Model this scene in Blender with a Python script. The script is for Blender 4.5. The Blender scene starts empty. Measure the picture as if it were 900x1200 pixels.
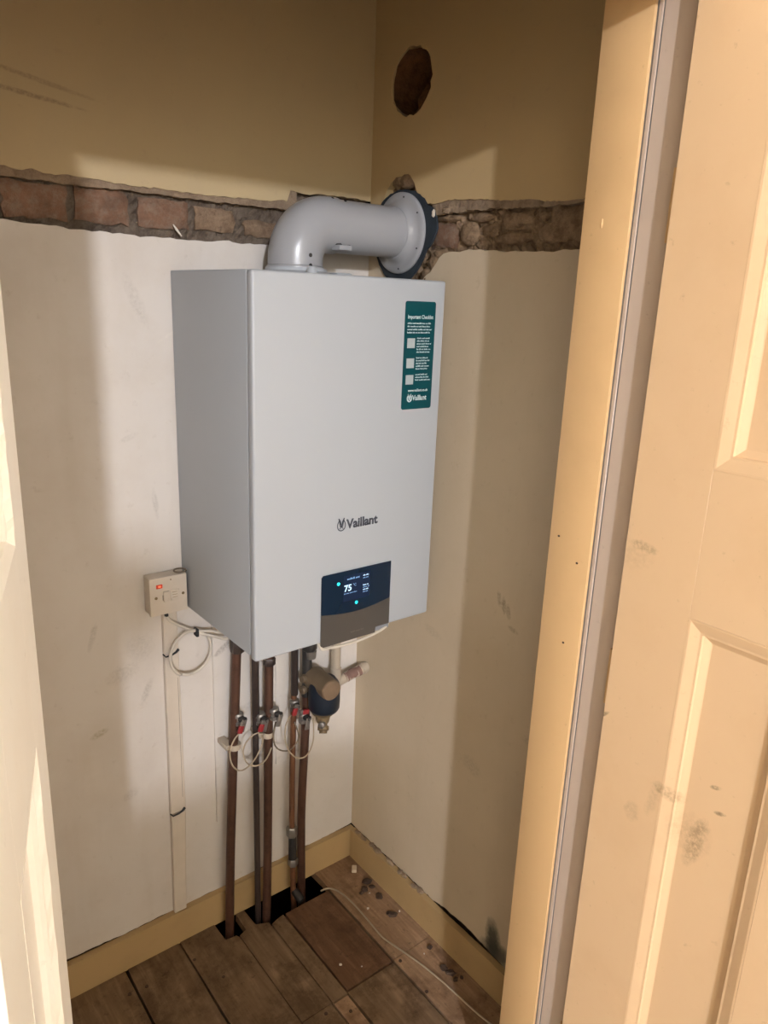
import bpy, bmesh, math, random
from mathutils import Vector, Matrix
random.seed(7)
C = bpy.context.scene.collection
S = bpy.context.scene

# ------------------------------------------------------------------ camera
FPX = 872.39
CAM = Vector((-1.1298, -1.4953, 1.5885))
YAW, PITCH, ROLL = 0.6792, 0.2760, 0.0397
_f = Vector((math.sin(YAW)*math.cos(PITCH), math.cos(YAW)*math.cos(PITCH), -math.sin(PITCH)))
_r = Vector((math.cos(YAW), -math.sin(YAW), 0))
_u = _r.cross(_f)
CF = _f
CR = math.cos(ROLL)*_r + math.sin(ROLL)*_u
CU = -math.sin(ROLL)*_r + math.cos(ROLL)*_u
cd = bpy.data.cameras.new('camera')
cam = bpy.data.objects.new('camera', cd)
C.objects.link(cam)
cd.sensor_fit = 'VERTICAL'
cd.sensor_height = 36.0
cd.lens = FPX/1200*36
cd.clip_start = 0.01
m = Matrix((CR, CU, -CF)).transposed().to_4x4()
m.translation = CAM
cam.matrix_world = m
S.camera = cam

# ------------------------------------------------------------------ light
w = bpy.data.worlds.new('world'); S.world = w; w.use_nodes = True
w.node_tree.nodes['Background'].inputs[0].default_value = (0.9, 0.75, 0.6, 1)
w.node_tree.nodes['Background'].inputs[1].default_value = 0.001

def lamp(name, loc, power, col, rad):
    l = bpy.data.lights.new(name, 'POINT'); l.energy = power; l.color = col
    l.shadow_soft_size = rad
    o = bpy.data.objects.new(name, l); o.location = loc; C.objects.link(o)
    return o
lamp('ceiling_lamp', (-2.85, -5.8, 2.83), 1030, (0.826, 0.868, 1.0), 0.075)
lamp('added_leaf_fill', (0.95, -3.6, 2.6), 86, (1.0, 0.95, 0.90), 0.08)  # added, unseen: brightens the left door leaf and lifts the bounce

S.view_settings.view_transform = 'Standard'
S.view_settings.look = 'None'
S.view_settings.gamma = 1.0
S.view_settings.use_curve_mapping = False
S.view_settings.exposure = -0.12

# ------------------------------------------------------------------ pixel to place
def ray(u, v): return CF + CR*((u-450)/FPX) - CU*((v-600)/FPX)
def on_x(u, v, x): d = ray(u, v); return CAM + d*((x-CAM.x)/d.x)
def on_y(u, v, y): d = ray(u, v); return CAM + d*((y-CAM.y)/d.y)
def on_z(u, v, z): d = ray(u, v); return CAM + d*((z-CAM.z)/d.z)

# ------------------------------------------------------------------ materials
def srgb(r, g, b):
    f = lambda c: (c/255/12.92 if c <= 10 else ((c/255+0.055)/1.055)**2.4)
    return (f(r), f(g), f(b), 1)

class NT:
    def __init__(s, name):
        s.m = bpy.data.materials.new(name); s.m.use_nodes = True
        s.t = s.m.node_tree; s.b = s.t.nodes['Principled BSDF']
        s.co = None
    def n(s, kind, **kw):
        x = s.t.nodes.new(kind)
        for k, v in kw.items(): setattr(x, k, v)
        return x
    def l(s, a, b): s.t.links.new(a, b)
    def coord(s):
        if not s.co:
            s.co = s.n('ShaderNodeTexCoord').outputs['Object']
        return s.co
    def noise(s, scale, detail=4, rough=0.55, stretch=None, dist=0.0):
        co = s.coord()
        if stretch:
            mp = s.n('ShaderNodeMapping'); mp.inputs['Scale'].default_value = stretch
            s.l(co, mp.inputs['Vector']); co = mp.outputs[0]
        x = s.n('ShaderNodeTexNoise'); x.inputs['Scale'].default_value = scale
        x.inputs['Detail'].default_value = detail; x.inputs['Roughness'].default_value = rough
        x.inputs['Distortion'].default_value = dist
        s.l(co, x.inputs['Vector'])
        return x.outputs['Fac']
    def ramp(s, fac, stops):
        r = s.n('ShaderNodeValToRGB')
        el = r.color_ramp.elements
        while len(el) < len(stops): el.new(0.5)
        for e, (p, c) in zip(el, stops):
            e.position = p; e.color = c if len(c) == 4 else (*c, 1)
        s.l(fac, r.inputs[0]); return r.outputs[0]
    def mix(s, fac, a, b, mode='MIX'):
        x = s.n('ShaderNodeMix', data_type='RGBA', blend_type=mode)
        if isinstance(fac, (int, float)): x.inputs[0].default_value = fac
        else: s.l(fac, x.inputs[0])
        for i, v in ((6, a), (7, b)):
            if isinstance(v, (tuple, list)): x.inputs[i].default_value = v
            else: s.l(v, x.inputs[i])
        return x.outputs[2]
    def math(s, op, a, b=0.0, clamp=False):
        x = s.n('ShaderNodeMath', operation=op, use_clamp=clamp)
        for i, v in ((0, a), (1, b)):
            if isinstance(v, (int, float)): x.inputs[i].default_value = v
            else: s.l(v, x.inputs[i])
        return x.outputs[0]
    def bump(s, h, strength=0.2, dist=0.002):
        x = s.n('ShaderNodeBump'); x.inputs['Strength'].default_value = strength
        x.inputs['Distance'].default_value = dist
        s.l(h, x.inputs['Height']); s.l(x.outputs[0], s.b.inputs['Normal'])
    def set(s, col=None, rough=0.5, metal=0.0, spec=0.5):
        if col is not None:
            if isinstance(col, (tuple, list)): s.b.inputs['Base Color'].default_value = col
            else: s.l(col, s.b.inputs['Base Color'])
        s.b.inputs['Roughness'].default_value = rough
        s.b.inputs['Metallic'].default_value = metal
        s.b.inputs['Specular IOR Level'].default_value = spec
        return s.m
    def mark(s, centre, half, ang=0.0, plane='xz', wob=0.6, soft=0.35, solid=False):
        """mask of a stain: a ragged, turned ellipse on a wall"""
        co = s.coord()
        sep = s.n('ShaderNodeSeparateXYZ'); s.l(co, sep.inputs[0])
        a = sep.outputs[0 if plane[0] == 'x' else 1]
        b = sep.outputs[2 if plane[1] == 'z' else 1]
        du = s.math('SUBTRACT', a, centre[0]); dv = s.math('SUBTRACT', b, centre[1])
        ca, sa = math.cos(ang), math.sin(ang)
        p = s.math('ADD', s.math('MULTIPLY', du, ca/half[0]), s.math('MULTIPLY', dv, sa/half[0]))
        q = s.math('ADD', s.math('MULTIPLY', du, -sa/half[1]), s.math('MULTIPLY', dv, ca/half[1]))
        r = s.math('ADD', s.math('MULTIPLY', p, p), s.math('MULTIPLY', q, q))
        nz = s.noise(70, 5, .7)
        r = s.math('ADD', r, s.math('MULTIPLY', s.math('SUBTRACT', nz, 0.5), wob*3.5))
        mr = s.n('ShaderNodeMapRange'); s.l(r, mr.inputs[0])
        mr.inputs[1].default_value = 1.15-soft*2.6; mr.inputs[2].default_value = 1.15+soft
        mr.inputs[3].default_value = 1; mr.inputs[4].default_value = 0
        if solid: return mr.outputs[0]
        fine = s.ramp(s.noise(160, 4, .7), [(0.36, (0.15, 0.15, 0.15)), (0.62, (1, 1, 1))])
        return s.math('MULTIPLY', mr.outputs[0], fine)

def flat(name, col, rough=0.5, metal=0.0, spec=0.5, var=0.0, scale=30, emit=0.0):
    t = NT(name)
    if var:
        nz = t.noise(scale, 4)
        d = tuple(c*(1-var) for c in col[:3])+(1,); u = tuple(min(1, c*(1+var)) for c in col[:3])+(1,)
        c = t.ramp(nz, [(0.3, d), (0.7, u)])
    else: c = col
    t.set(c, rough, metal, spec)
    if emit:
        t.b.inputs['Emission Color'].default_value = col
        t.b.inputs['Emission Strength'].default_value = emit
    return t.m

def wall_mat(name, lower, upper, split, marks, plane):
    t = NT(name)
    sep = t.n('ShaderNodeSeparateXYZ'); t.l(t.coord(), sep.inputs[0])
    z = sep.outputs[2]
    c = t.mix(t.math('GREATER_THAN', z, split), lower, upper)
    n1 = t.noise(5, 6, 0.65)
    c = t.mix(t.math('MULTIPLY', t.ramp(n1, [(0.45, (0, 0, 0)), (0.75, (1, 1, 1))]), 0.22), c, (0.40, 0.30, 0.19, 1))
    n2 = t.noise(34, 5, 0.7)
    c = t.mix(t.math('MULTIPLY', t.ramp(n2, [(0.60, (0, 0, 0)), (0.78, (1, 1, 1))]), 0.30), c, (0.30, 0.22, 0.14, 1))
    n3 = t.noise(12, 3, 0.6, stretch=(1, 1, 0.12))
    c = t.mix(t.math('MULTIPLY', t.ramp(n3, [(0.55, (0, 0, 0)), (0.8, (1, 1, 1))]), 0.18), c, (0.42, 0.33, 0.22, 1))
    for (ce, ha, an, col, k) in marks:
        c = t.mix(t.math('MULTIPLY', t.mark(ce, ha, an, plane, solid=k > .8, wob=.35 if k > .8 else .6), k), c, col)
    t.set(c, 0.62, 0, 0.35)
    h = t.math('ADD', t.math('MULTIPLY', t.noise(9, 5), 1.0), t.math('MULTIPLY', t.noise(70, 4), 0.18))
    t.bump(h, 0.35, 0.004)
    return t.m

DK = (0.10, 0.065, 0.035, 1); GR = (0.20, 0.17, 0.13, 1)
LOW = (0.64, 0.585, 0.52, 1); UPP = (0.49, 0.375, 0.208, 1); LOWB = (0.57, 0.465, 0.325, 1); UPPB = (0.50, 0.36, 0.18, 1)  # upper paint is yellower; upper and right-wall colours also hold warm dim bounce
marksA = [((-0.74, 1.905), (0.085, 0.004), -0.10, DK, .55), ((-0.72, 1.93), (0.09, 0.004), -0.16, DK, .4),
          ((-0.55, 1.155), (0.006, 0.03), 0.1, GR, 0.28), ((-0.60, 1.30), (0.02, 0.006), .4, GR, 0.17),
          ((-0.64, 0.78), (0.035, 0.02), .3, GR, 0.24), ((-0.60, 0.83), (0.03, 0.03), .8, GR, 0.21),
          ((-0.70, 0.88), (0.006, 0.03), -.3, GR, 0.28), ((-0.59, 0.72), (0.008, 0.03), -.4, GR, 0.35),
          ((-0.64, 0.47), (0.02, 0.012), .3, GR, 0.21), ((-0.70, 0.65), (0.02, 0.008), .3, (.25, .2, .06, 1), .5),
          ((-0.57, 1.57), (0.012, 0.05), .4, GR, 0.17), ((-0.33, 0.6), (0.05, 0.012), .2, GR, 0.21),
          ((-0.40, 0.78), (0.03, 0.008), .6, DK, .5), ((-0.44, 1.545), (.09, .004), .55, (.75, .7, .6, 1), .6)]
marksB = [((-0.572, 0.135), (0.022, 0.055), -0.15, (0.045, 0.05, 0.04, 1), .92), ((-0.585, 0.11), (0.05, 0.03), -.3, (0.05, 0.05, 0.04, 1), .85),
          ((-0.500, 0.985), (0.006, 0.017), -.2, DK, .5), ((-0.514, 0.975), (0.006, 0.018), -.15, DK, .6),
          ((-0.528, 0.965), (0.007, 0.016), -.2, DK, .5), ((-0.545, 0.93), (0.014, 0.006), .2, DK, .4),
          ((-0.30, 0.83), (0.03, 0.012), .2, GR, .2), ((-0.46, 0.55), (0.03, 0.02), .3, GR, .25),
          ((-0.62, 0.70), (0.02, 0.012), 0, GR, .25)]
M = {}
M['wallA'] = wall_mat('painted_plaster_back', LOW, UPP, 1.735, marksA, 'xz')
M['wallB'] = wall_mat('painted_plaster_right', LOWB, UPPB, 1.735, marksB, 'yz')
M['wall_plain'] = flat('room_paint', (0.68, 0.63, 0.52, 1), 0.7, var=.05)
M['ceiling'] = flat('ceiling_paint', (0.70, 0.64, 0.53, 1), 0.8, var=.03)
M['timber'] = flat('bare_timber', (0.22, 0.14, 0.075, 1), 0.8, var=.2)

def gloss_paint(name, col, dirt, scratches=(), rough=0.38):
    t = NT(name)
    n1 = t.noise(7, 5, 0.6); n2 = t.noise(60, 4, 0.7)
    c = t.mix(t.math('MULTIPLY', t.ramp(n1, [(0.5, (0, 0, 0)), (0.75, (1, 1, 1))]), 0.25), col, dirt)
    c = t.mix(t.math('MULTIPLY', t.ramp(n2, [(0.64, (0, 0, 0)), (0.76, (1, 1, 1))]), 0.30), c, tuple(x*.5 for x in dirt[:3])+(1,))
    for (ce, ha, an, k) in scratches:
        c = t.mix(t.math('MULTIPLY', t.mark(ce, ha, an, 'yz'), k), c, (0.20, 0.13, 0.07, 1))
    t.set(c, rough, 0, 0.4)
    t.bump(t.noise(25, 4, .6, stretch=(1, 1, .25)), 0.12, 0.003)
    return t.m
DOORCOL = (0.70, 0.49, 0.29, 1)
M['door'] = gloss_paint('cream_gloss_door', DOORCOL, (0.56, 0.34, 0.17, 1),
    [((-1.04, 0.92), (.022, .010), .2, .5), ((-1.075, 0.87), (.03, .03), .4, .25), ((-1.085, .86), (.012, .04), .2, .5),
     ((-1.10, .96), (.008, .003), -.3, .8), ((-1.112, .925), (.008, .003), -.3, .8), ((-.95, 1.27), (.02, .007), .1, .45),
     ((-.935, 1.255), (.03, .02), 0, .15), ((-.92, .99), (.012, .003), -.7, .9), ((-.99, .86), (.012, .016), 0, .25), ((-1.02, .9), (.008, .03), .2, .2)])
M['jamb'] = gloss_paint('cream_gloss_frame', (0.66, 0.435, 0.215, 1), (0.48, 0.30, 0.14, 1))
M['rebate'] = gloss_paint('white_undercoat_rebate', (0.55, 0.44, 0.35, 1), (0.44, 0.34, 0.26, 1))
M['leafL'] = gloss_paint('pinkish_cream_gloss', (0.91, 0.87, 0.81, 1), (0.80, 0.70, 0.58, 1))
M['skirting'] = gloss_paint('cream_skirting', (0.44, 0.30, 0.14, 1), (0.22, 0.14, 0.06, 1))  # kept dark, with the shade near the floor put into the paint

def wood_mat(name, a, b, dark):
    t = NT(name)
    n1 = t.noise(10, 6, .65, stretch=(6, .6, 1), dist=.6)
    hi = tuple(min(1, x*1.45) for x in b[:3])+(1,)
    c = t.ramp(n1, [(0.30, a), (0.55, b), (0.74, hi)])
    n2 = t.noise(7, 6, .72)
    c = t.mix(t.math('MULTIPLY', t.ramp(n2, [(0.46, (0, 0, 0)), (0.62, (1, 1, 1))]), .72), c, dark)
    n4 = t.noise(16, 5, .75)
    c = t.mix(t.math('MULTIPLY', t.ramp(n4, [(0.56, (0, 0, 0)), (0.70, (1, 1, 1))]), .45), c, hi)
    n3 = t.noise(45, 4, .7)
    c = t.mix(t.math('MULTIPLY', t.ramp(n3, [(0.60, (0, 0, 0)), (0.72, (1, 1, 1))]), .55), c, (.045, .028, .016, 1))
    t.set(c, .8, 0, .2)
    t.bump(t.noise(18, 5, .7, stretch=(5, .7, 1)), .3, .003)
    return t.m
M['board'] = wood_mat('worn_floorboard', (.150, .092, .050, 1), (.205, .132, .075, 1), (.075, .042, .021, 1))  # board tones set low, so shade near the floor sits in their colour
M['board_dark'] = wood_mat('dark_floorboard', (.12, .06, .031, 1), (.16, .085, .046, 1), (.065, .034, .018, 1))
M['board_red'] = wood_mat('brown_floorboard', (.24, .142, .078, 1), (.32, .20, .115, 1), (.14, .076, .040, 1))
M['void'] = flat('dark_void', (.006, .004, .003, 1), 1.0, spec=0)
M['room_floor'] = flat('room_floor', (.30, .22, .15, 1), .7, var=.15)

def brick_mat(name, a, b, d):
    t = NT(name)
    c = t.ramp(t.noise(22, 6, .7), [(0.3, a), (0.7, b)])
    c = t.mix(t.math('MULTIPLY', t.ramp(t.noise(60, 5, .7), [(0.44, (0, 0, 0)), (0.66, (1, 1, 1))]), .7), c, d)
    c = t.mix(t.math('MULTIPLY', t.ramp(t.noise(14, 6, .75), [(0.50, (0, 0, 0)), (0.66, (1, 1, 1))]), .45), c, tuple(x*.42 for x in a[:3])+(1,))
    t.set(c, .92, 0, .15); t.bump(t.noise(55, 6, .75), 1.0, .007)
    return t.m
M['brick'] = brick_mat('red_brick', (.21, .115, .07, 1), (.27, .155, .098, 1), (.28, .215, .16, 1))
M['brick_tan'] = brick_mat('tan_brick', (.27, .18, .11, 1), (.33, .23, .15, 1), (.17, .10, .06, 1))
M['mortar'] = brick_mat('lime_mortar', (.15, .115, .085, 1), (.22, .17, .125, 1), (.09, .06, .042, 1))
M['undercoat'] = brick_mat('tan_undercoat_plaster', (.30, .215, .14, 1), (.37, .275, .185, 1), (.22, .15, .095, 1))
M['rubble'] = brick_mat('brown_rubble', (.25, .165, .095, 1), (.34, .235, .145, 1), (.14, .085, .05, 1))
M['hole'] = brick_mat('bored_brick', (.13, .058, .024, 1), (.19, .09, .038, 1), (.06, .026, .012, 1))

M['boiler'] = flat('white_powder_coat', (.405, .425, .440, 1), .42, spec=.4, var=.012, scale=4)
M['boiler_in'] = flat('boiler_seam_grey', (.22, .225, .24, 1), .5)
M['flue'] = flat('white_flue_enamel', (.33, .33, .335, 1), .28, spec=.5)
M['plastic_white'] = flat('white_plastic', (.43, .355, .265, 1), .4, var=.03)  # white plastic toned to tan, dim light under the boiler included
M['plastic_old'] = flat('aged_white_plastic', (.62, .54, .44, 1), .4, var=.04)
M['rubber'] = flat('black_rubber', (.012, .014, .016, 1), .6)
M['foam'] = flat('dark_blue_grey_gasket', (.018, .026, .034, 1), .75, var=.3)
M['teal'] = flat('teal_label', (.0, .052, .062, 1), .45, spec=.3)
M['ink_white'] = flat('white_print', (.60, .72, .72, 1), .5)
M['ink_grey'] = flat('pale_grey_print', (.36, .40, .40, 1), .5)
M['ink_dark'] = flat('dark_grey_print', (.05, .055, .07, 1), .5)
M['navy'] = flat('navy_glass_panel', (.006, .017, .036, 1), .16, spec=.6)
M['screen'] = flat('display_blue', (.010, .020, .050, 1), .2, emit=.12)
M['glow'] = flat('display_white', (.55, .78, .95, 1), .4, emit=.9)
M['glow_dim'] = flat('display_pale_blue', (.2, .38, .62, 1), .4, emit=.45)
M['cyan'] = flat('cyan_light', (.03, .75, .80, 1), .3, emit=.9)
M['taupe'] = flat('taupe_metallic_flap', (.070, .060, .050, 1), .5, metal=.0, var=.02)
M['taupe_d'] = flat('taupe_mark', (.12, .10, .085, 1), .5)
M['dark_metal'] = flat('dark_steel', (.05, .047, .045, 1), .5, metal=.6, var=.2)
M['copper'] = NT('aged_copper').m
def copper(name, a, b, d):
    t = NT(name)
    c = t.ramp(t.noise(14, 5, .6, stretch=(1, 1, .2)), [(0.3, a), (0.7, b)])
    c = t.mix(t.math('MULTIPLY', t.ramp(t.noise(30, 4, .7), [(0.5, (0, 0, 0)), (0.68, (1, 1, 1))]), .5), c, d)
    return t.set(c, .45, .45, .4)
M['copper'] = copper('aged_copper', (.085, .042, .028, 1), (.12, .06, .04, 1), (.04, .021, .015, 1))
M['copper_bright'] = copper('bright_copper', (.15, .066, .032, 1), (.22, .10, .05, 1), (.075, .038, .025, 1))
M['copper_dark'] = copper('blackened_copper', (.045, .035, .032, 1), (.07, .05, .042, 1), (.03, .024, .022, 1))
M['brass'] = copper('dull_brass', (.20, .145, .08, 1), (.29, .21, .12, 1), (.10, .07, .04, 1))
M['chrome'] = flat('nickel_fitting', (.26, .24, .215, 1), .4, metal=.7, var=.15, scale=60)
M['chamber'] = flat('bronze_brown_plastic', (.115, .082, .05, 1), .42, var=.15, scale=25)
M['chamber_end'] = flat('worn_bronze_cap', (.19, .125, .075, 1), .5, var=.12, scale=40)
M['filter_navy'] = flat('navy_plastic', (.008, .014, .024, 1), .35)
M['red'] = flat('red_tag', (.25, .018, .02, 1), .5)
M['neon'] = flat('neon_red', (.55, .05, .02, 1), .3, emit=.3)
M['neon_hot'] = flat('neon_orange', (1, .25, .13, 1), .3, emit=.6)
M['wire'] = flat('beige_wire', (.38, .30, .20, 1), .5, var=.1)
M['wire_dark'] = flat('brown_wire', (.16, .12, .075, 1), .5)
M['cable_white'] = flat('white_cable', (.56, .50, .41, 1), .4)
M['tape'] = flat('brown_tape', (.20, .11, .085, 1), .6, var=.2)
M['crumb'] = flat('plaster_crumb', (.68, .60, .50, 1), .8)
M['dirt'] = flat('dark_debris', (.07, .04, .024, 1), .9, var=.3)
M['sliver'] = flat('pale_wood_splinter', (.62, .50, .36, 1), .7)

# ------------------------------------------------------------------ helpers
def link(name, me, mat, parent=None):
    o = bpy.data.objects.new(name, me); C.objects.link(o)
    if mat is not None:
        me.materials.clear(); me.materials.append(M[mat] if isinstance(mat, str) else mat)
    if parent is not None: o.parent = parent
    return o
def from_bm(name, bm, mat, parent=None, smooth=False):
    bmesh.ops.recalc_face_normals(bm, faces=bm.faces)
    me = bpy.data.meshes.new(name); bm.to_mesh(me); bm.free()
    if smooth:
        me.polygons.foreach_set('use_smooth', [True]*len(me.polygons))
        try: me.set_sharp_from_angle(angle=math.radians(40))
        except Exception: pass
    return link(name, me, mat, parent)
def empty(name, loc=(0, 0, 0)):
    o = bpy.data.objects.new(name, None); C.objects.link(o); o.location = loc
    o.empty_display_size = .05
    return o
def under(o, parent):
    """parent a mesh built in world coordinates to an Empty that stands elsewhere"""
    o.parent = parent; o.matrix_parent_inverse = Matrix.Translation(-Vector(parent.location)); return o
def tag(o, label, cat, group=None):
    o['label'] = label; o['category'] = cat
    if group: o['group'] = group
    return o
def structure(o, label, cat):
    o['kind'] = 'structure'; o['label'] = label; o['category'] = cat; return o
def add_box(bm, x0, x1, y0, y1, z0, z1, bev=0, seg=2):
    vs = [bm.verts.new((x, y, z)) for x in (x0, x1) for y in (y0, y1) for z in (z0, z1)]
    fs = [(0, 1, 3, 2), (4, 6, 7, 5), (0, 4, 5, 1), (2, 3, 7, 6), (0, 2, 6, 4), (1, 5, 7, 3)]
    f = [bm.faces.new([vs[i] for i in q]) for q in fs]
    if bev:
        es = list({e for q in f for e in q.edges})
        bmesh.ops.bevel(bm, geom=es, offset=bev, segments=seg, affect='EDGES', profile=.5)
def box(name, a, b, mat, parent=None, bev=0, seg=2):
    bm = bmesh.new()
    add_box(bm, min(a[0], b[0]), max(a[0], b[0]), min(a[1], b[1]), max(a[1], b[1]), min(a[2], b[2]), max(a[2], b[2]), bev, seg)
    return from_bm(name, bm, mat, parent, smooth=bool(bev))
def frame_of(d):
    d = Vector(d).normalized()
    up = Vector((0, 0, 1)) if abs(d.z) < .9 else Vector((1, 0, 0))
    a = d.cross(up).normalized(); return d, a, d.cross(a).normalized()
def add_rings(bm, rings, closed_ends=True):
    """rings: list of lists of points, all the same length"""
    R = [[bm.verts.new(p) for p in r] for r in rings]
    n = len(R[0])
    for a, b in zip(R, R[1:]):
        for i in range(n):
            bm.faces.new((a[i], a[(i+1) % n], b[(i+1) % n], b[i]))
    if closed_ends:
        bm.faces.new(R[0]); bm.faces.new(R[-1])
def circle(c, a, b, r, n):
    return [Vector(c)+a*(r*math.cos(2*math.pi*i/n))+b*(r*math.sin(2*math.pi*i/n)) for i in range(n)]
def add_lathe(bm, p, d, prof, n=24):
    """prof: (distance along d, radius)"""
    d, a, b = frame_of(d)
    add_rings(bm, [circle(Vector(p)+d*t, a, b, max(r, 1e-4), n) for t, r in prof])
def lathe(name, p, d, prof, mat, parent=None, n=24):
    bm = bmesh.new(); add_lathe(bm, p, d, prof, n); return from_bm(name, bm, mat, parent, True)
def smooth_path(pts, sub=6, closed=False):
    P = [Vector(p) for p in pts]; n = len(P); out = []
    rng = n if closed else n-1
    for i in range(rng):
        p0 = P[(i-1) % n] if closed or i > 0 else P[0]
        p1, p2 = P[i], P[(i+1) % n]
        p3 = P[(i+2) % n] if closed or i+2 < n else P[-1]
        for k in range(sub):
            t = k/sub
            out.append(.5*((2*p1)+(p2-p0)*t+(2*p0-5*p1+4*p2-p3)*t*t+(-p0+3*p1-3*p2+p3)*t**3))
    if not closed: out.append(P[-1])
    return out
def add_tube(bm, pts, r, n=10, closed=False):
    P = [Vector(p) for p in pts]; N = len(P)
    rr = r if isinstance(r, (list, tuple)) else [r]*N
    tang = []
    for i in range(N):
        a = P[(i-1) % N] if closed or i > 0 else P[i]
        b = P[(i+1) % N] if closed or i < N-1 else P[i]
        tang.append((b-a).normalized())
    _, u, v = frame_of(tang[0])
    rings = []
    for i in range(N):
        u = (u-tang[i]*u.dot(tang[i])).normalized(); v = tang[i].cross(u)
        rings.append(circle(P[i], u, v, rr[i], n))
    if closed:
        R = [[bm.verts.new(p) for p in q] for q in rings]
        for i in range(N):
            a, b = R[i], R[(i+1) % N]
            # best rotational match at the seam
            off = 0
            if i == N-1:
                off = min(range(n), key=lambda k: (a[0].co-b[k].co).length)
            for j in range(n):
                bm.faces.new((a[j], a[(j+1) % n], b[(j+1+off) % n], b[(j+off) % n]))
    else: add_rings(bm, rings)
def tube(name, pts, r, mat, parent=None, n=10, closed=False, smooth=0):
    if smooth: pts = smooth_path(pts, smooth, closed)
    bm = bmesh.new(); add_tube(bm, pts, r, n, closed); return from_bm(name, bm, mat, parent, True)
def prism(name, loops, to3, depth, mat, parent=None, bev=0):
    """flat outline (with holes) in 2D, mapped by to3(u, v, w); w runs 0..depth"""
    bm = bmesh.new(); es = []
    for lp in loops:
        vs = [bm.verts.new((p[0], p[1], 0)) for p in lp]
        es += [bm.edges.new((vs[i], vs[(i+1) % len(vs)])) for i in range(len(vs))]
    bmesh.ops.triangle_fill(bm, use_beauty=True, use_dissolve=False, edges=es)
    ex = bmesh.ops.extrude_face_region(bm, geom=list(bm.faces))
    for v in ex['geom']:
        if isinstance(v, bmesh.types.BMVert): v.co.z += depth
    for v in bm.verts: v.co = Vector(to3(v.co.x, v.co.y, v.co.z))
    return from_bm(name, bm, mat, parent)
def ragged(x0, x1, n, f, amp, seed):
    """points along an axis with height f(x) and a broken edge"""
    rnd = random.Random(seed); out = []; drift = 0
    for i in range(n+1):
        x = x0+(x1-x0)*i/n
        drift = .6*drift+rnd.uniform(-amp, amp)*.7
        out.append((x+(rnd.uniform(-.3, .3)*(x1-x0)/n if 0 < i < n else 0), f(x)+drift))
    return out
def lump(name, c, size, mat, parent=None, seed=0, sub=2, rough=.25, rot=0):
    rnd = random.Random(seed); bm = bmesh.new()
    bmesh.ops.create_icosphere(bm, subdivisions=sub, radius=1)
    for v in bm.verts:
        k = 1+rnd.uniform(-rough, rough)
        q = Vector((v.co.x*size[0], v.co.y*size[1], v.co.z*size[2]))*k
        v.co = Vector((q.x*math.cos(rot)-q.y*math.sin(rot), q.x*math.sin(rot)+q.y*math.cos(rot), q.z))+Vector(c)
    return from_bm(name, bm, mat, parent)
def text(name, s, size, to3, mat, parent=None, depth=.0004, bold=0.0, align='LEFT', sx=1.0, width=None):
    cu = bpy.data.curves.new(name, 'FONT'); cu.body = s; cu.size = size; cu.offset = bold
    cu.align_x = align; cu.resolution_u = 3
    o = bpy.data.objects.new(name, cu); C.objects.link(o)
    dg = bpy.context.evaluated_depsgraph_get()
    me = bpy.data.meshes.new_from_object(o.evaluated_get(dg))
    bpy.data.objects.remove(o); bpy.data.curves.remove(cu)
    bm = bmesh.new(); bm.from_mesh(me); bpy.data.meshes.remove(me)
    ex = bmesh.ops.extrude_face_region(bm, geom=list(bm.faces))
    for v in ex['geom']:
        if isinstance(v, bmesh.types.BMVert): v.co.z += depth
    if width:
        xs = [v.co.x for v in bm.verts]; sx = width/(max(xs)-min(xs))
    for v in bm.verts: v.co = Vector(to3(v.co.x*sx, v.co.y, v.co.z))
    return from_bm(name, bm, mat, parent)

# ================================================================== SETTING
ZB, ZT = 1.695, 1.771           # band hacked out of the plaster
XL = -1.14                      # left end of the cupboard
ZC = 2.55
YI, YO = -0.771, -0.92          # inner and outer face of the front wall
# ---- back wall: plaster in two sheets with a broken band of brick between
def wa(u, v, w_): return (u, w_, v)
lowA = ragged(XL, 0, 90, lambda x: ZB-.004*math.sin(9*x), .0035, 1)
botA = ragged(XL, 0, 110, lambda x: .0925+.006*max(0, math.sin(7*x+1))**3, .0026, 2)
uppA = ragged(XL, 0, 120, lambda x: ZT+.014+.004*math.sin(7*x+2)+(.022 if x > -.22 else 0), .0032, 3)
wall_back = prism('wall_back', [lowA+botA[::-1]], wa, .02, 'wallA')
structure(wall_back, 'dirty cream plaster wall with hacked brick channel behind the boiler', 'wall')
up = prism('plaster_sheet', [uppA+[(0, ZC), (XL, ZC)]], wa, .02, 'wallA', wall_back)
prism('undercoat_strip', [ragged(XL, -.2, 110, lambda x: ZT-.001, .0026, 31)+[(-.2, ZT+.05), (XL, ZT+.05)]],
      lambda u, v, w_: (u, .0035+w_, v), .014, 'undercoat', wall_back)
def mortar_bed(name, a0, a1, z0, z1, to3, parent, mat='mortar', seed=5, amp=.004):
    rnd = random.Random(seed); nx = int(abs(a1-a0)/.009)+1; nz = max(2, int((z1-z0)/.009)+1)
    bm = bmesh.new(); V = []
    for i in range(nx+1):
        V.append([bm.verts.new(to3(a0+(a1-a0)*i/nx, z0+(z1-z0)*k/nz, .022+rnd.uniform(-amp, amp))) for k in range(nz+1)])
    for i in range(nx):
        for k in range(nz): bm.faces.new((V[i][k], V[i+1][k], V[i+1][k+1], V[i][k+1]))
    return from_bm(name, bm, mat, parent)
mortar_bed('mortar_bed', XL, 0, 1.66, 1.83, wa, wall_back, seed=5)
mortar_bed('rough_masonry', XL, 0, 0, .14, wa, wall_back, mat='dirt', seed=6)
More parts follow.
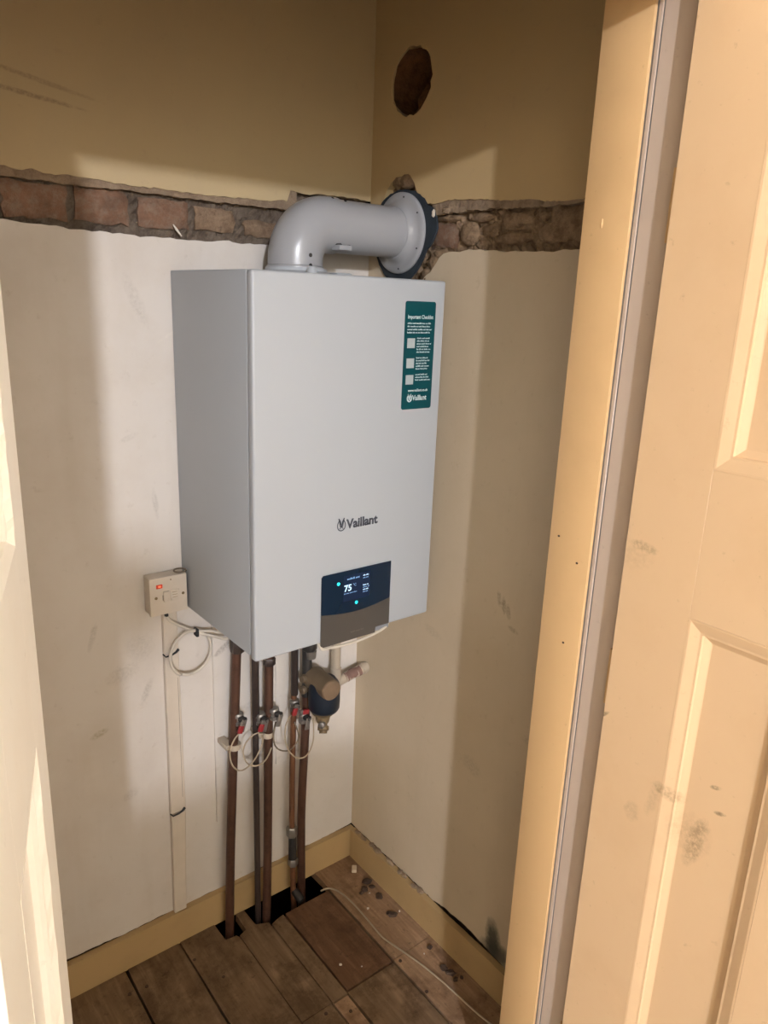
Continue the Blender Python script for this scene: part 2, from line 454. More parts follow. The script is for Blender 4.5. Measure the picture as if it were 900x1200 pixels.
def brick(a0, a1, z0, z1, to3, parent, mat, seed, face=.010, name='brick'):
    rnd = random.Random(seed); bm = bmesh.new(); nx = max(3, int((a1-a0)/.014)); nz = 4
    V = []
    for i in range(nx+1):
        col = []
        for k in range(nz+1):
            edge = (i in (0, nx)) or (k in (0, nz))
            u = a0+(a1-a0)*i/nx+(rnd.uniform(-.004, .004)); v = z0+(z1-z0)*k/nz+rnd.uniform(-.0035, .0035)
            col.append(bm.verts.new(to3(u, v, (face+.007 if edge else face)+rnd.uniform(-.0025, .0025))))
        V.append(col)
    for i in range(nx):
        for k in range(nz): bm.faces.new((V[i][k], V[i+1][k], V[i+1][k+1], V[i][k+1]))
    bd = [e for e in bm.edges if len(e.link_faces) == 1]
    ex = bmesh.ops.extrude_edge_only(bm, edges=bd)
    shift = Vector(to3(0, 0, .03))-Vector(to3(0, 0, 0))
    for v in ex['geom']:
        if isinstance(v, bmesh.types.BMVert): v.co += shift
    return from_bm(name, bm, mat, parent, True)
for k, (a, b, z0, z1, mt) in enumerate([(-1.02, -.915, 1.712, 1.768, 'brick'), (-.905, -.80, 1.712, 1.770, 'brick'), (-.792, -.684, 1.708, 1.768, 'brick'),
        (-.668, -.572, 1.710, 1.770, 'brick'), (-.549, -.445, 1.711, 1.764, 'brick'), (-.432, -.345, 1.713, 1.757, 'brick_tan'),
        (-.322, -.225, 1.712, 1.744, 'brick_tan'), (-.215, -.12, 1.710, 1.764, 'brick'), (-.10, -.03, 1.71, 1.764, 'brick')]):
    brick(a, b, z0, z1, wa, wall_back, mt, 40+k)

# ---- right wall
def wb(u, v, w_): return (w_, u, v)
def bump_up(y): return .072*math.exp(-((y+.108)/.060)**4)
def dip(y): return -.055*math.exp(-((y+.165)/.075)**4)
lowB = ragged(YI, 0, 80, lambda y: ZB-.004+.003*math.sin(14*y)+dip(y), .003, 11)
botB = ragged(YI, 0, 90, lambda y: .094+.012*max(0, math.sin(11*y+.5))**2, .003, 12)
uppB = ragged(YI, 0, 110, lambda y: ZT+.002+.024*max(0, 1-abs(y+.27)/.28)+bump_up(y), .0028, 13)
HY, HZ, HR = -.130, 2.040, .066
rnd = random.Random(3)
hole = [(HY+(HR+rnd.uniform(-.003, .003)+(.006 if 1.2 < a < 2.0 else 0))*math.cos(a), HZ+(HR+rnd.uniform(-.003, .003))*math.sin(a))
        for a in [2*math.pi*i/36 for i in range(36)]]
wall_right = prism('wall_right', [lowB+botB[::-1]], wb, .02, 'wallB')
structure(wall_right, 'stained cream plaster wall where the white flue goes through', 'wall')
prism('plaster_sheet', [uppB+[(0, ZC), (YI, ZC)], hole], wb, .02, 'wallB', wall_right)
prism('undercoat_strip', [ragged(YI, -.215, 80, lambda y: ZT-.003+.002*max(0, 1-abs(y+.3)/.2), .003, 33)+[(-.215, ZT+.06), (YI, ZT+.06)]],
      lambda u, v, w_: (.0035+w_, u, v), .014, 'undercoat', wall_right)
mortar_bed('mortar_bed', YI, 0, 1.60, 1.90, wb, wall_right, seed=15, mat='rubble', amp=.006)
mortar_bed('rough_masonry', YI, 0, 0, .14, wb, wall_right, mat='dirt', seed=16)
# the bored hole: ragged tube into the brickwork
bm = bmesh.new(); rnd = random.Random(8); rings = []
for t in (.0015, .03, .05, .075, .10, .12):
    rings.append([Vector((t, HY+(HR-.003+rnd.uniform(-.004, .002))*math.cos(a)-t*.10, HZ+(HR-.003+rnd.uniform(-.004, .002))*math.sin(a)))
                  for a in [2*math.pi*i/28 for i in range(28)]])
R_ = [[bm.verts.new(p) for p in r] for r in rings]
for a, b in zip(R_, R_[1:]):
    for i in range(28): bm.faces.new((a[i], a[(i+1) % 28], b[(i+1) % 28], b[i]))
bm.faces.new(R_[-1])
bore = from_bm('bored_hole', bm, 'hole', wall_right); bore['label'] = 'round hole bored through plaster into brick'
lump('broken_brick', (.055, HY-.025, HZ-.035), (.04, .04, .035), 'hole', wall_right, 21, 2, .2)
for k, (a, b, z0, z1, mt) in enumerate([(-.285, -.205, 1.702, 1.752, 'brick'), (-.40, -.360, 1.722, 1.745, 'rubble'), (-.49, -.405, 1.735, 1.764, 'rubble'),
        (-.62, -.53, 1.705, 1.765, 'rubble'), (-.72, -.63, 1.71, 1.764, 'rubble')]):
    brick(a, b, z0, z1, wb, wall_right, mt, 70+k, face=.012)
for k, (y, z, sy, sz) in enumerate([(-.320, 1.729, .028, .026), (-.445, 1.716, .05, .014), (-.355, 1.758, .035, .01), (-.535, 1.722, .035, .018), (-.515, 1.752, .012, .01), (-.26, 1.762, .04, .008)]):
    lump('stone', (.018, y, z), (.010, sy, sz), 'rubble', wall_right, 90+k, 2, .10)
lump('plaster_chip', (.002, -.262, 1.776), (.004, .012, .007), 'undercoat', wall_right, 99, 2, .2)
lump('plaster_chip', (-.008, -.232, 1.770), (.003, .005, .008), 'plastic_old', wall_right, 98, 2, .2)
for k, (y, z, sy, sz) in enumerate([(-.225, 1.672, .018, .022), (-.205, 1.645, .022, .018), (-.24, 1.69, .014, .01), (-.13, 1.846, .03, .02), (-.09, 1.85, .025, .018)]):
    lump('broken_plaster', (.010, y, z), (.010, sy, sz), 'rubble', wall_right, 120+k, 2, .22)

# ---- skirting
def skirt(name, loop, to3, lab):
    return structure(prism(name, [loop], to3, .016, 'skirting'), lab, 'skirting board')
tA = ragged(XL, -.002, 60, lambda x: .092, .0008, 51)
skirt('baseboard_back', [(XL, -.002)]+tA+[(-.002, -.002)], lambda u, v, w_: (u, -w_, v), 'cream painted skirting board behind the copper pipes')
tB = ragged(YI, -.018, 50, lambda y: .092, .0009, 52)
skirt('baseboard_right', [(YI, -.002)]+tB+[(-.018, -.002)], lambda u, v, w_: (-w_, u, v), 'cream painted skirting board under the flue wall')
rnd = random.Random(77)
for k in range(16):   # flakes of broken plaster lying along the top of the skirting
    y = -.05-.03*k+rnd.uniform(-.012, .012)
    if y < -.36: break
    lump('plaster_flake', (-.006+rnd.uniform(-.004, .002), y, .096), (.007, rnd.uniform(.010, .020), .0055), 'undercoat', bpy.data.objects['baseboard_right'], 300+k, 1, .3)

# ---- other walls and the room outside
def shell(name, boxes, mat, lab, cat):
    bm = bmesh.new()
    for b in boxes: add_box(bm, *b)
    return structure(from_bm(name, bm, mat), lab, cat)
shell('wall_left', [(XL-.05, XL, YI, .03, -.2, ZC)], 'wallA', 'cream plaster end wall of the cupboard', 'wall')
shell('wall_front', [(-.172, 1.3, YO, YI, -.2, 3.1), (-4.6, -1.085, YO, YI, -.2, 3.1), (-1.085, -.172, YO, YI, 2.06, 3.1)], 'wall_plain', 'painted wall around the cupboard doorway', 'wall')
shell('wall_room_right', [(1.3, 1.35, -7, YI, -.2, 3.1)], 'wall_plain', 'painted wall of the room outside', 'wall')
shell('wall_room_left', [(-4.65, -4.6, -7, YI, -.2, 3.1)], 'wall_plain', 'painted wall of the room outside', 'wall')
shell('wall_room_far', [(-4.65, 1.35, -7.05, -7, -.2, 3.1)], 'wall_plain', 'painted wall of the room outside', 'wall')
shell('ceiling', [(XL-.05, .14, YI, .04, ZC, ZC+.05)], 'timber', 'cupboard ceiling', 'ceiling')
shell('ceiling_room', [(-4.65, 1.35, -7.05, YI, 3.1, 3.15)], 'ceiling', 'ceiling of the room outside', 'ceiling')
shell('floor_room', [(-4.65, 1.35, -7.05, YO, -.2, 0.0)], 'room_floor', 'floor of the room outside', 'floor')

shell('wall_shade_blocker', [(-1.97, -1.50, -3.12, -3.0, 0, 1.67)], 'wall_plain', 'unseen added block with a ball on a stem, casting shade into the cupboard', 'wall')  # added out of view to block lamp light low on the back wall
lathe('shade_ball', (-1.788, -3.06, 1.665), (0, 0, 1), [(0, .05), (.012, .05), (.02, .010), (.215, .007), (.225, .032), (.245, .048), (.275, .054), (.305, .048), (.325, .032), (.333, .004)], 'wall_plain', bpy.data.objects['wall_shade_blocker'], 24)  # added ball, shades the wall around the fused spur
# ---- floorboards over a dark void
floor = shell('floor', [(XL, .06, YO, .06, -.24, -.20), (XL, .06, .034, .06, -.2, .05), (.034, .06, YO, .034, -.2, .05)], 'void', 'old bare floorboards with a gap by the copper pipes', 'floor')
for yj in (-.16, -.56): box('joist', (XL, yj-.03, -.15), (0, yj+.03, -.0225), 'board_dark', floor)
def board(loop, mat, name='floorboard', z=0.0):
    return prism(name, [loop], lambda u, v, w_: (u, v, z-w_), .022, mat, floor)
def rect(x0, x1, y0, y1, seed=0, g=.0019, rag=.0022):
    rnd = random.Random(seed); n = 7; L = []
    for i in range(n+1): L.append((x0+g+rnd.uniform(0, rag), y0+g+(y1-y0-2*g)*i/n))
    for i in range(n+1): L.append((x1-g-rnd.uniform(0, rag), y1-g-(y1-y0-2*g)*i/n))
    return L
YE = YO
board(rect(XL, -.975, YE, -.0, 1), 'board'); board(rect(-.975, -.83, YE, -.0, 1), 'board')
board(rect(-.83, -.683, YE, -.0, 2), 'board', z=-.001)
board(rect(-.683, -.547, YE, -.0, 3), 'board')
x0, x1 = -.5455, -.4165
board([(x0, YE), (x0, -.0), (-.452, -.0), (-.450, -.078), (-.424, -.081), (-.4225, -.078), (-.4165, -.090), (x1, -.383), (x1, YE)], 'board', z=.001)
x0, x1 = -.4135, -.3315
board([(x0, -.384), (x0, -.085), (-.392, -.079), (-.390, -.018), (-.366, -.018), (-.364, -.078), (x1-.001, -.092), (x1, -.384)], 'board')
board(rect(-.4135, -.3315, YE, -.386, 5, 0), 'board')
board([(-.3295, -.386), (-.3295, -.104), (-.312, -.098), (-.2895, -.094), (-.2885, -.386)], 'board', z=.002)
board(rect(-.3315, -.287, YE, -.388, 6), 'board_red')
board(rect(-.2855, -.1435, -.381, -.092, 7), 'board_dark', z=.001)
board(rect(-.287, -.142, YE, -.382, 8), 'board')
board(rect(-.140, -.0, -.377, -.0, 9, .0008), 'board_red')
board(rect(-.140, -.0, YE, -.378, 10, .0008), 'board_red', z=-.0005)
# nail heads
for k, (u, v) in enumerate([(172, 1156), (152, 1165), (228, 1125), (262, 1145), (382, 1188), (500, 1162), (469, 1126), (411, 1185)]):
    p = on_z(u, v, 0); lathe('nail_head', (p.x, p.y, -.0005), (0, 0, 1), [(0, .0045), (.002, .004)], 'dirt', floor, 8)

# ---- door lining
trim_1 = box('trim_1', (-.2, -.85, 0), (-.17, YI, 2.03), 'jamb', None, .0015, 2)
structure(trim_1, 'cream painted door lining beside the open panelled door', 'door frame')
box('bead_strip', (-.1965, -.8595, 0), (-.17, -.8535, 2.03), 'rebate', trim_1, .0008, 1)
box('bead_groove', (-.1945, -.8535, 0), (-.17, -.8500, 2.03), 'boiler_in', trim_1)
box('bead_groove', (-.1945, -.8625, 0), (-.17, -.8595, 2.03), 'boiler_in', trim_1)
box('rebate', (-.196, YO, 0), (-.17, -.8625, 2.03), 'rebate', trim_1)
trim_2 = box('trim_2', (-1.085, YO, 0), (-1.055, YI, 2.03), 'jamb', None, .0015, 2)
structure(trim_2, 'cream painted door lining behind the folded-back door leaf', 'door frame')
trim_3 = box('trim_3', (-1.085, YO, 2.03), (-.17, YI, 2.06), 'jamb', None, .0015, 2)
structure(trim_3, 'cream painted head of the doorway', 'door frame')
box('head_bar', (-1.085, YO-.018, 1.978), (-.158, YO, 2.06), 'jamb', trim_3, .003, 2)
trim_4 = box('trim_4', (-.158, YO-.02, 0), (-.075, YO, 2.06), 'jamb', None, .004, 2)
structure(trim_4, 'cream painted architrave behind the open door', 'door frame')
for k, (u, v) in enumerate([(705, 262), (676, 660), (660, 753), (655, 628)]):
    p = on_x(u, v, -.2); lump('paint_blister', (-.2, p.y, p.z), (.0016, .0022, .007 if k == 0 else .0018), 'jamb' if k == 0 else 'dirt', trim_1, 400+k, 2, .05)

# ---- panelled door leaves
def leaf(name, org, ud, nd, width, stile, pw, zlow, zupp, mat, lab, mw=.032, rec=.012, ztop=1.976, thick=.036, rag=0):
    org = Vector((org[0], org[1], 0)); ud = Vector((*ud, 0)).normalized(); nd = Vector((*nd, 0)).normalized()
    P = lambda u, z, w_: org+ud*u+Vector((0, 0, z))+nd*w_
    e = empty(name, org)
    structure(e, lab, 'door')
    def bx(nm, u0, u1, z0, z1, w0, w1, bev=.0005):
        bm = bmesh.new(); add_box(bm, u0, u1, z0, z1, w0, w1, bev, 1)
        for v in bm.verts: v.co = P(v.co.x, v.co.y, v.co.z)
        return under(from_bm(nm, bm, mat, None, True), e)
    u0, u1 = stile, stile+pw
    zb0 = .22
    bx('stile', 0, u0, .008, ztop, -thick, 0); bx('stile', u1, width, .008, ztop, -thick, 0)
    bx('rail', u0, u1, .008, zb0, -thick, 0, .0004); bx('rail', u0, u1, zlow, zupp, -thick, 0, .0004); bx('rail', u0, u1, ztop-.11, ztop, -thick, 0, .0004)
    for (z0, z1) in ((zb0, zlow), (zupp, ztop-.11)):
        bx('panel', u0, u1, z0, z1, -.026, -rec-.002, 0)
        prof = [(0, 0.0003), (mw*.10, 0.0), (mw*.52, -.0045), (mw*.62, -.0048), (mw*.66, -.0085), (mw*.9, -rec-.0012), (mw, -rec-.0025)]
        cor = [(u0, z0, 1, 1), (u1, z0, -1, 1), (u1, z1, -1, -1), (u0, z1, 1, -1)]
        for i in range(4):
            a, b = cor[i], cor[(i+1) % 4]; bm = bmesh.new(); rows = []
            nseg = 60 if (rag and i == 3) else 1
            rnd = random.Random(5+i)
            for s in range(nseg+1):
                t = s/nseg; row = []
                for j, (ins, dw) in enumerate(prof):
                    pa = (a[0]+a[2]*ins, a[1]+a[3]*ins); pb = (b[0]+b[2]*ins, b[1]+b[3]*ins)
                    rg = rnd.uniform(-rag, rag) if (rag and j in (1, 2)) else 0
                    row.append(bm.verts.new(P(pa[0]+(pb[0]-pa[0])*t+rg, pa[1]+(pb[1]-pa[1])*t, dw+abs(rg)*.5)))
                row.append(bm.verts.new(P(a[0]+(b[0]-a[0])*t, a[1]+(b[1]-a[1])*t, -rec-.004)))
                rows.append(row)
            for r1, r2 in zip(rows, rows[1:]):
                for j in range(len(r1)): bm.faces.new((r1[j], r1[(j+1) % len(r1)], r2[(j+1) % len(r1)], r2[j]))
            bm.faces.new(rows[0]); bm.faces.new(rows[-1])
            under(from_bm('moulding', bm, mat), e)
    return e, P
d1, P1 = leaf('door_1', (-.217, YO-.001), (0, -1), (-1, 0), .373, .110, .153, 1.192, 1.397, 'door', 'cream panelled door leaf standing open beside the door lining')
d2, P2 = leaf('door_2', (-.992, -.85), (-.292, -.956), (.956, -.292), .33, .083, .165, 1.24, 1.406, 'leafL', 'pale cream panelled door leaf folded open across from the other leaf', mw=.011, rec=.011, rag=.0016)
for k in range(3):
    z = (.32, 1.05, 1.72)[k]
    under(lathe('hinge', (-.206, YO+.004, z-.045), (0, 0, 1), [(0, .0045), (.09, .0045)], 'jamb', None, 10), d1)

# ================================================================== BOILER
W, H, D = .44, .72, .3424
X1 = -.0611; X0 = X1-W; Z0 = .9114; Z1 = Z0+H
FD = .020
boiler = empty('wall_boiler', (X0+W/2, -.17, Z0))
tag(boiler, 'white wall-hung gas boiler with display panel and teal checklist label', 'boiler')
K = lambda o: under(o, boiler)
K(box('casing', (X0+.002, -D+FD+.004, Z0+.004), (X1-.002, -.004, Z1), 'boiler', None, .003, 2))
K(box('seam', (X0+.006, -D+FD-.001, Z0+.008), (X1-.006, -D+FD+.005, Z1-.004), 'boiler_in'))
# front cover with a notch at the bottom for the control panel
PX0, PX1 = -.353, -.1765
PZ0, PZ1, PW = .9045, 1.0585, .977
bm = bmesh.new(); add_box(bm, X0, X1, -D, -D+FD, Z0, Z1, .005, 3)
cov = from_bm('front_cover', bm, 'boiler', None, True); K(cov)
# control panel, proud of the cover by a hair
YF = -D-.0015
def fp(u, v, w_): return (u, YF-w_, v)
def wave(x):
    t = (x-PX0)/(PX1-PX0); return .975-.010*math.sin(math.pi*t)+.001*t
n = 24
top = [(PX0+(PX1-PX0)*i/n, wave(PX0+(PX1-PX0)*i/n)) for i in range(n+1)]
glass = K(prism('display_panel', [top+[(PX1, PZ1), (PX0+.004, PZ1), (PX0, PZ1-.004)]], fp, .0016, 'navy'))
flap = K(prism('control_flap', [[(PX0, PZ0-.002), (-.214, PZ0-.0015), (-.213, PZ0+.011), (PX1, PZ0+.011)]+[(x, z-.0006) for x, z in top[::-1]]], fp, .0022, 'taupe'))
K(box('flap_recess', (-.2125, YF+.0005, PZ0+.0005), (PX1, YF-.0006, PZ0+.0112), 'boiler_in'))
YS = YF-.0016
def fs(u, v, w_): return (u, YS-.0003-w_, v)
def quad(nm, u0, u1, v0, v1, mat, parent, f=fs, d=.0003):
    o = prism(nm, [[(u0, v0), (u1, v0), (u1, v1), (u0, v1)]], f, d, mat); o.parent = parent
    o.matrix_parent_inverse = parent.matrix_world.inverted() if False else Matrix.Translation(-Vector(boiler.location)) if parent is boiler else Matrix()
    return o
# screen contents (sub-parts of the display panel, which carries world-space geometry)
def sub(o, par):
    o.parent = par
    return o
scr = sub(prism('screen', [[(-.300, .992), (-.2325, .992), (-.2325, 1.0485), (-.300, 1.0485)]], fs, .0003, 'screen'), glass)
def ft(u, v, w_): return (u, YS-.0008-w_, v)
sub(text('temperature_digits', '75', .0195, lambda u, v, w_: ft(-.2985+u, 1.0145+v, w_), 'glow', None, .0002, bold=.0004), glass)
sub(text('degree_sign', '°C', .008, lambda u, v, w_: ft(-.2765+u, 1.0225+v, w_), 'glow_dim', None, .0002), glass)
rnd = random.Random(4)
def word_line(parent, x0, x1, z, h, f, mat, seed, nm='print_line'):
    """a line of small print too fine to read: a row of word-length strokes"""
    rnd = random.Random(seed); bm = bmesh.new(); x = x0
    while x < x1-h*.6:
        L = min(x1-x, h*rnd.uniform(1.4, 4.2)); y = x
        while y < x+L:
            wdt = min(h*.42, x+L-y); hh = h*rnd.choice((.62, .62, .95, .7))
            vs = [bm.verts.new(f(a, b, .0001)) for a, b in ((y, z), (y+wdt, z), (y+wdt, z+hh), (y, z+hh))]
            bm.faces.new(vs); y += h*.62
        x += L+h*.55
    o = from_bm(nm, bm, mat); o.parent = parent; return o
word_line(glass, -.2985, -.2635, 1.0085, .0026, ft, 'glow_dim', 1, 'menu_line')
word_line(glass, -.2910, -.2600, 1.0385, .0046, ft, 'glow_dim', 2, 'icon_row')
for z, mt, s in ((1.0400, 'glow', 3), (1.0345, 'glow_dim', 4), (1.0185, 'glow', 5), (1.0135, 'glow_dim', 6), (1.0085, 'glow', 7), (1.0035, 'glow_dim', 8)):
    word_line(glass, -.2505, -.2365 if mt == 'glow' else -.2345, z, .0030, ft, mt, s, 'readout_line')
def dot(u, v, r, mat, nm):
    o = prism(nm, [[(u+r*math.cos(a), v+r*math.sin(a)) for a in [2*math.pi*i/16 for i in range(16)]]], fs, .0006, mat); o.parent = glass; return o
dot(-.3125, 1.0345, .0036, 'cyan', 'status_light'); dot(-.2660, .9845, .0036, 'cyan', 'touch_button_light')
word_line(flap, -.279, -.245, .9185, .004, lambda u, v, w_: (u, YF-.0024-w_, v), 'taupe_d', 12, 'embossed_mark')
# wordmark and emblem
def fc(u, v, w_): return (u, -D-.0002-w_, v)
K(text('wordmark', 'Vaillant', .0262, lambda u, v, w_: fc(-.2935+u, 1.1485+v, w_), 'ink_dark', None, .0004, bold=.0009, width=.0795))
def emblem(cx, cz, s, f, mat, par, th=.10):
    bm = bmesh.new()
    def strip(pts, wd, closed=False):
        N = len(pts); L = []; Rr = []
        for i in range(N):
            a = pts[(i-1) % N] if (closed or i) else pts[i]; b = pts[(i+1) % N] if (closed or i < N-1) else pts[i]
            dx, dy = b[0]-a[0], b[1]-a[1]; q = math.hypot(dx, dy) or 1
            nx, ny = -dy/q*wd/2, dx/q*wd/2
            L.append(bm.verts.new(f(cx+s*(pts[i][0]+nx), cz+s*(pts[i][1]+ny), .0004)))
            Rr.append(bm.verts.new(f(cx+s*(pts[i][0]-nx), cz+s*(pts[i][1]-ny), .0004)))
        for i in range(N if closed else N-1):
            j = (i+1) % N; bm.faces.new((L[i], L[j], Rr[j], Rr[i]))
    egg = [(.42*math.cos(a)*(1-.10*math.sin(a)), .52*math.sin(a)) for a in [2*math.pi*i/28 for i in range(28)] if not (1.20 < a < 1.94)]
    k0 = max(range(len(egg)), key=lambda i: (egg[i][0]-egg[i-1][0])**2+(egg[i][1]-egg[i-1][1])**2)
    strip(egg[k0:]+egg[:k0], th)
    for sg in (-1, 1):
        strip([(sg*.06, .02), (sg*.12, .30), (sg*.30, .62)], th*1.15)          # ears
        strip([(sg*.30, .62), (sg*.22, .34), (sg*.17, .10), (sg*.13, -.12), (0, -.24)], th*.9)
        strip([(sg*.10, -.24), (sg*.20, -.36)], th*.8)
    strip([(0, .06), (0, -.24)], th*1.3); strip([(-.10, -.10), (.10, -.10)], th)
    return sub(from_bm('emblem', bm, mat), par)
emb = emblem(-.3065, 1.1575, .0225, fc, 'ink_dark', None); K(emb)
# teal checklist label
LX0, LX1, LZ0, LZ1 = -.166, -.0865, 1.3785, 1.5905
def rrect(x0, x1, z0, z1, r, k=5):
    o = []
    for (cx, cz, a0) in ((x1-r, z1-r, 0), (x0+r, z1-r, 90), (x0+r, z0+r, 180), (x1-r, z0+r, 270)):
        for i in range(k+1):
            a = math.radians(a0+90*i/k); o.append((cx+r*math.cos(a), cz+r*math.sin(a)))
    return o
lab = K(prism('checklist_label', [rrect(LX0, LX1, LZ0, LZ1, .005)], fc, .0005, 'teal'))
lab['label'] = 'teal checklist label with white print'
def fl(u, v, w_): return (u, -D-.0009-w_, v)
lw = LX1-LX0
def LP(a, b): return LX0+a*lw, LZ1-b*(LZ1-LZ0)      # position on the label as fractions
x, z = LP(.09, .157); sub(text('label_heading', 'Important Checklist', .0105, lambda u, v, w_: fl(x+u, z+v, w_), 'ink_white', None, .0001, bold=.00022, width=.066), lab)
for i in range(4):
    x, z = LP(.09, .205+.028*i); word_line(lab, x, x+lw*(.78, .76, .80, .74)[i], z, .0031, fl, 'ink_white', 20+i)
for (b0, b1, lines, l0) in ((.335, .425, 6, .340), (.520, .610, 5, .522), (.675, .763, 3, .678)):
    x0_, za = LP(.105, b0); x1_, zb_ = LP(.355, b1)
    sub(prism('white_square', [[(x0_, zb_), (x1_, zb_), (x1_, za), (x0_, za)]], fl, .0002, 'ink_grey'), lab)
    for i in range(lines):
        x, z = LP(.42, l0+.0255*i); word_line(lab, x, x+lw*random.uniform(.38, .53), z, .0029, fl, 'ink_white', 60+int(b0*100)+i)
x, z = LP(.20, .832); sub(text('web_address', 'www.vaillant.co.uk', .0075, lambda u, v, w_: fl(x+u, z+v, w_), 'ink_white', None, .0001, bold=.00018, width=.053), lab)
x, z = LP(.355, .915); sub(text('label_wordmark', 'Vaillant', .0145, lambda u, v, w_: fl(x+u, z+v, w_), 'ink_white', None, .0001, bold=.0004, width=.0385), lab)
x, z = LP(.255, .893); emblem(x, z, .0135, fl, 'ink_white', lab, .16)
# flue connection on the top
K(lathe('flue_collar', (-.28, -.125, Z1-.001), (0, 0, 1), [(0, .072), (.006, .072), (.010, .064), (.016, .062)], 'boiler', None, 40))
K(box('sampling_cap', (-.205, -.165, Z1), (-.165, -.120, Z1+.010), 'boiler', None, .004, 2))
K(lathe('test_point', (-.300, -.215, Z1), (0, 0, 1), [(0, .011), (.012, .010), (.016, .006)], 'boiler', None, 16))

# ================================================================== FLUE
FZ, FY, FX, FR = 1.735, -.122, -.28, .053
flue = empty('flue_elbow', (FX, FY, Z1+.014))
tag(flue, 'white flue elbow and pipe from boiler top into the wall', 'flue pipe')
pts = [Vector((FX, FY, Z1+.014)), Vector((FX, FY, Z1+.028))]
br = .070
cx, cz = FX+br, FZ-br
for i in range(13):
    a = math.pi-(math.pi/2)*i/12
    pts.append(Vector((cx+br*math.cos(a), FY, cz+br*math.sin(a))))
pts += [Vector((cx+.02, FY, FZ)), Vector((cx+.0205, FY, FZ))]
under(tube('elbow', pts, [FR+.003]*(len(pts)-1)+[FR], 'flue', None, 40), flue)
under(tube('flue_pipe', [(cx+.015, FY, FZ), (-.03, FY, FZ), (.03, FY, FZ)], FR, 'flue', None, 40), flue)
under(lathe('joint_ring', (FX, FY, Z1+.012), (0, 0, 1), [(0, FR+.0055), (.006, FR+.0055), (.008, FR+.003)], 'flue', None, 40), flue)
# clamp tabs and screws
under(box('clamp_tab', (-.212, FY-FR-.006, FZ-.050), (-.180, FY-FR+.022, FZ-.040), 'flue', None, .002, 2), flue)
for (xx, zz) in ((-.206, FZ-.041), (-.183, FZ-.043)):
    under(lathe('screw', (xx, FY-FR+.012, zz), (.0, -1, 0), [(0, .0042), (.013, .0042), (.015, .002)], 'dark_metal', None, 10), flue)
for (u, v) in ((362, 299), (362, 311)):
    p = on_y(u, v, FY-.050); dd = Vector((p.x-FX, p.y-FY, 0)).normalized()
    under(lathe('screw', Vector((FX, FY, p.z))+dd*(FR+.002), dd, [(0, .004), (.0015, .004), (.0025, .002)], 'dark_metal', None, 10), flue)
for (xx, an) in ((-.206, 1.15), (-.178, 1.05)):
    dd = Vector((0, -math.cos(an), math.sin(an)))
    under(lathe('screw', Vector((xx, FY, FZ))+dd*(FR+.0022), dd, [(0, .003), (.0015, .003), (.0022, .0015)], 'dark_metal', None, 10), flue)
# wall plate and foam
plate = empty('flue_wall_plate', (0, FY, FZ))
tag(plate, 'round white flue plate with dark torn seal on the wall', 'flue plate')
def ringx(name, x0, prof, mat): return under(lathe(name, (x0, FY, FZ), (-1, 0, 0), prof, mat, None, 48), plate)
ringx('plate', -.006, [(0, .086), (.004, .086), (.007, .083), (.008, .078), (.009, .074), (.010, .068), (.013, .064), (.016, .060), (.022, .0565), (.024, .054)], 'flue')
rnd = random.Random(9)
def gr(a):
    base = .099+.004*math.sin(3*a)
    da = math.atan2(math.sin(a-3.25), math.cos(a-3.25))
    if abs(da+.25) < .42: base += .022*(1-abs(da+.25)/.42)**.4
    return base+rnd.uniform(-.0015, .0015)
loop = [(FY+gr(a)*math.cos(a), FZ-.004+gr(a)*math.sin(a)) for a in [2*math.pi*i/72 for i in range(72)]]
under(prism('seal', [loop], lambda u, v, w_: (-.0015-w_, u, v), .0045, 'foam'), plate)
for a in (.5, 1.8, 2.6, 3.6, 4.6, 5.6):
    under(lathe('rivet', (-.014, FY+.076*math.cos(a), FZ+.076*math.sin(a)), (-1, 0, 0), [(0, .002), (.0015, .0018)], 'dark_metal', None, 8), plate)
for k, (yy, zz) in enumerate([(-.168, 1.753), (-.171, 1.762), (-.165, 1.745)]):
    under(box('pencil_mark', (-.0165, yy-.0006, zz-.004), (-.0172, yy+.0012, zz+.004), 'dark_metal'), plate)

# ================================================================== FUSED SPUR, TRUNKING, CABLE
sx0, sx1, sz0, sz1 = -.587, -.5025, .914, 1.0005
spur = empty('fused_spur', ((sx0+sx1)/2, -.02, sz0))
tag(spur, 'white fused spur switch with red neon light beside the boiler', 'switch')
G = lambda o: under(o, spur)
G(box('back_box', (sx0+.002, -.030, sz0+.001), (sx1-.001, 0, sz1-.001), 'plastic_old', None, .003, 2))
G(box('faceplate', (sx0, -.040, sz0), (sx1, -.030, sz1), 'plastic_old', None, .0025, 2))
G(box('neon', (-.5725, -.0415, .9765), (-.5585, -.039, .9855), 'neon', None, .0008, 1))
G(box('neon_core', (-.5685, -.0420, .9790), (-.5625, -.0405, .9835), 'neon_hot', None, .0006, 1))
G(box('rocker_switch', (-.5575, -.0435, .944), (-.5445, -.039, .968), 'plastic_old', None, .001, 1))
G(box('switch_gap', (-.5590, -.0405, .9475), (-.5577, -.0395, .9600), 'dark_metal'))
G(box('fuse_carrier', (-.5405, -.0420, .944), (-.5215, -.039, .968), 'plastic_old', None, .0012, 1))
for k in range(3): G(box('fuse_print', (-.5385+.0005*k, -.0424, .9625-.006*k), (-.5265, -.0419, .9638-.006*k), 'wire'))
for (xx, zz) in ((-.5735, .9555), (-.5125, .9555)):
    G(lathe('screw', (xx, -.0395, zz), (0, -1, 0), [(0, .0034), (.0012, .0032), (.0014, .001)], 'brass', None, 12))
G(lathe('screw', (-.5395, -.0395, .9925), (0, -1, 0), [(0, .0018), (.001, .0016)], 'brass', None, 8))
ring = [(-.512+.013*math.cos(a), -.026+.013*math.sin(a), 1.0035) for a in [2*math.pi*i/20 for i in range(20)]]
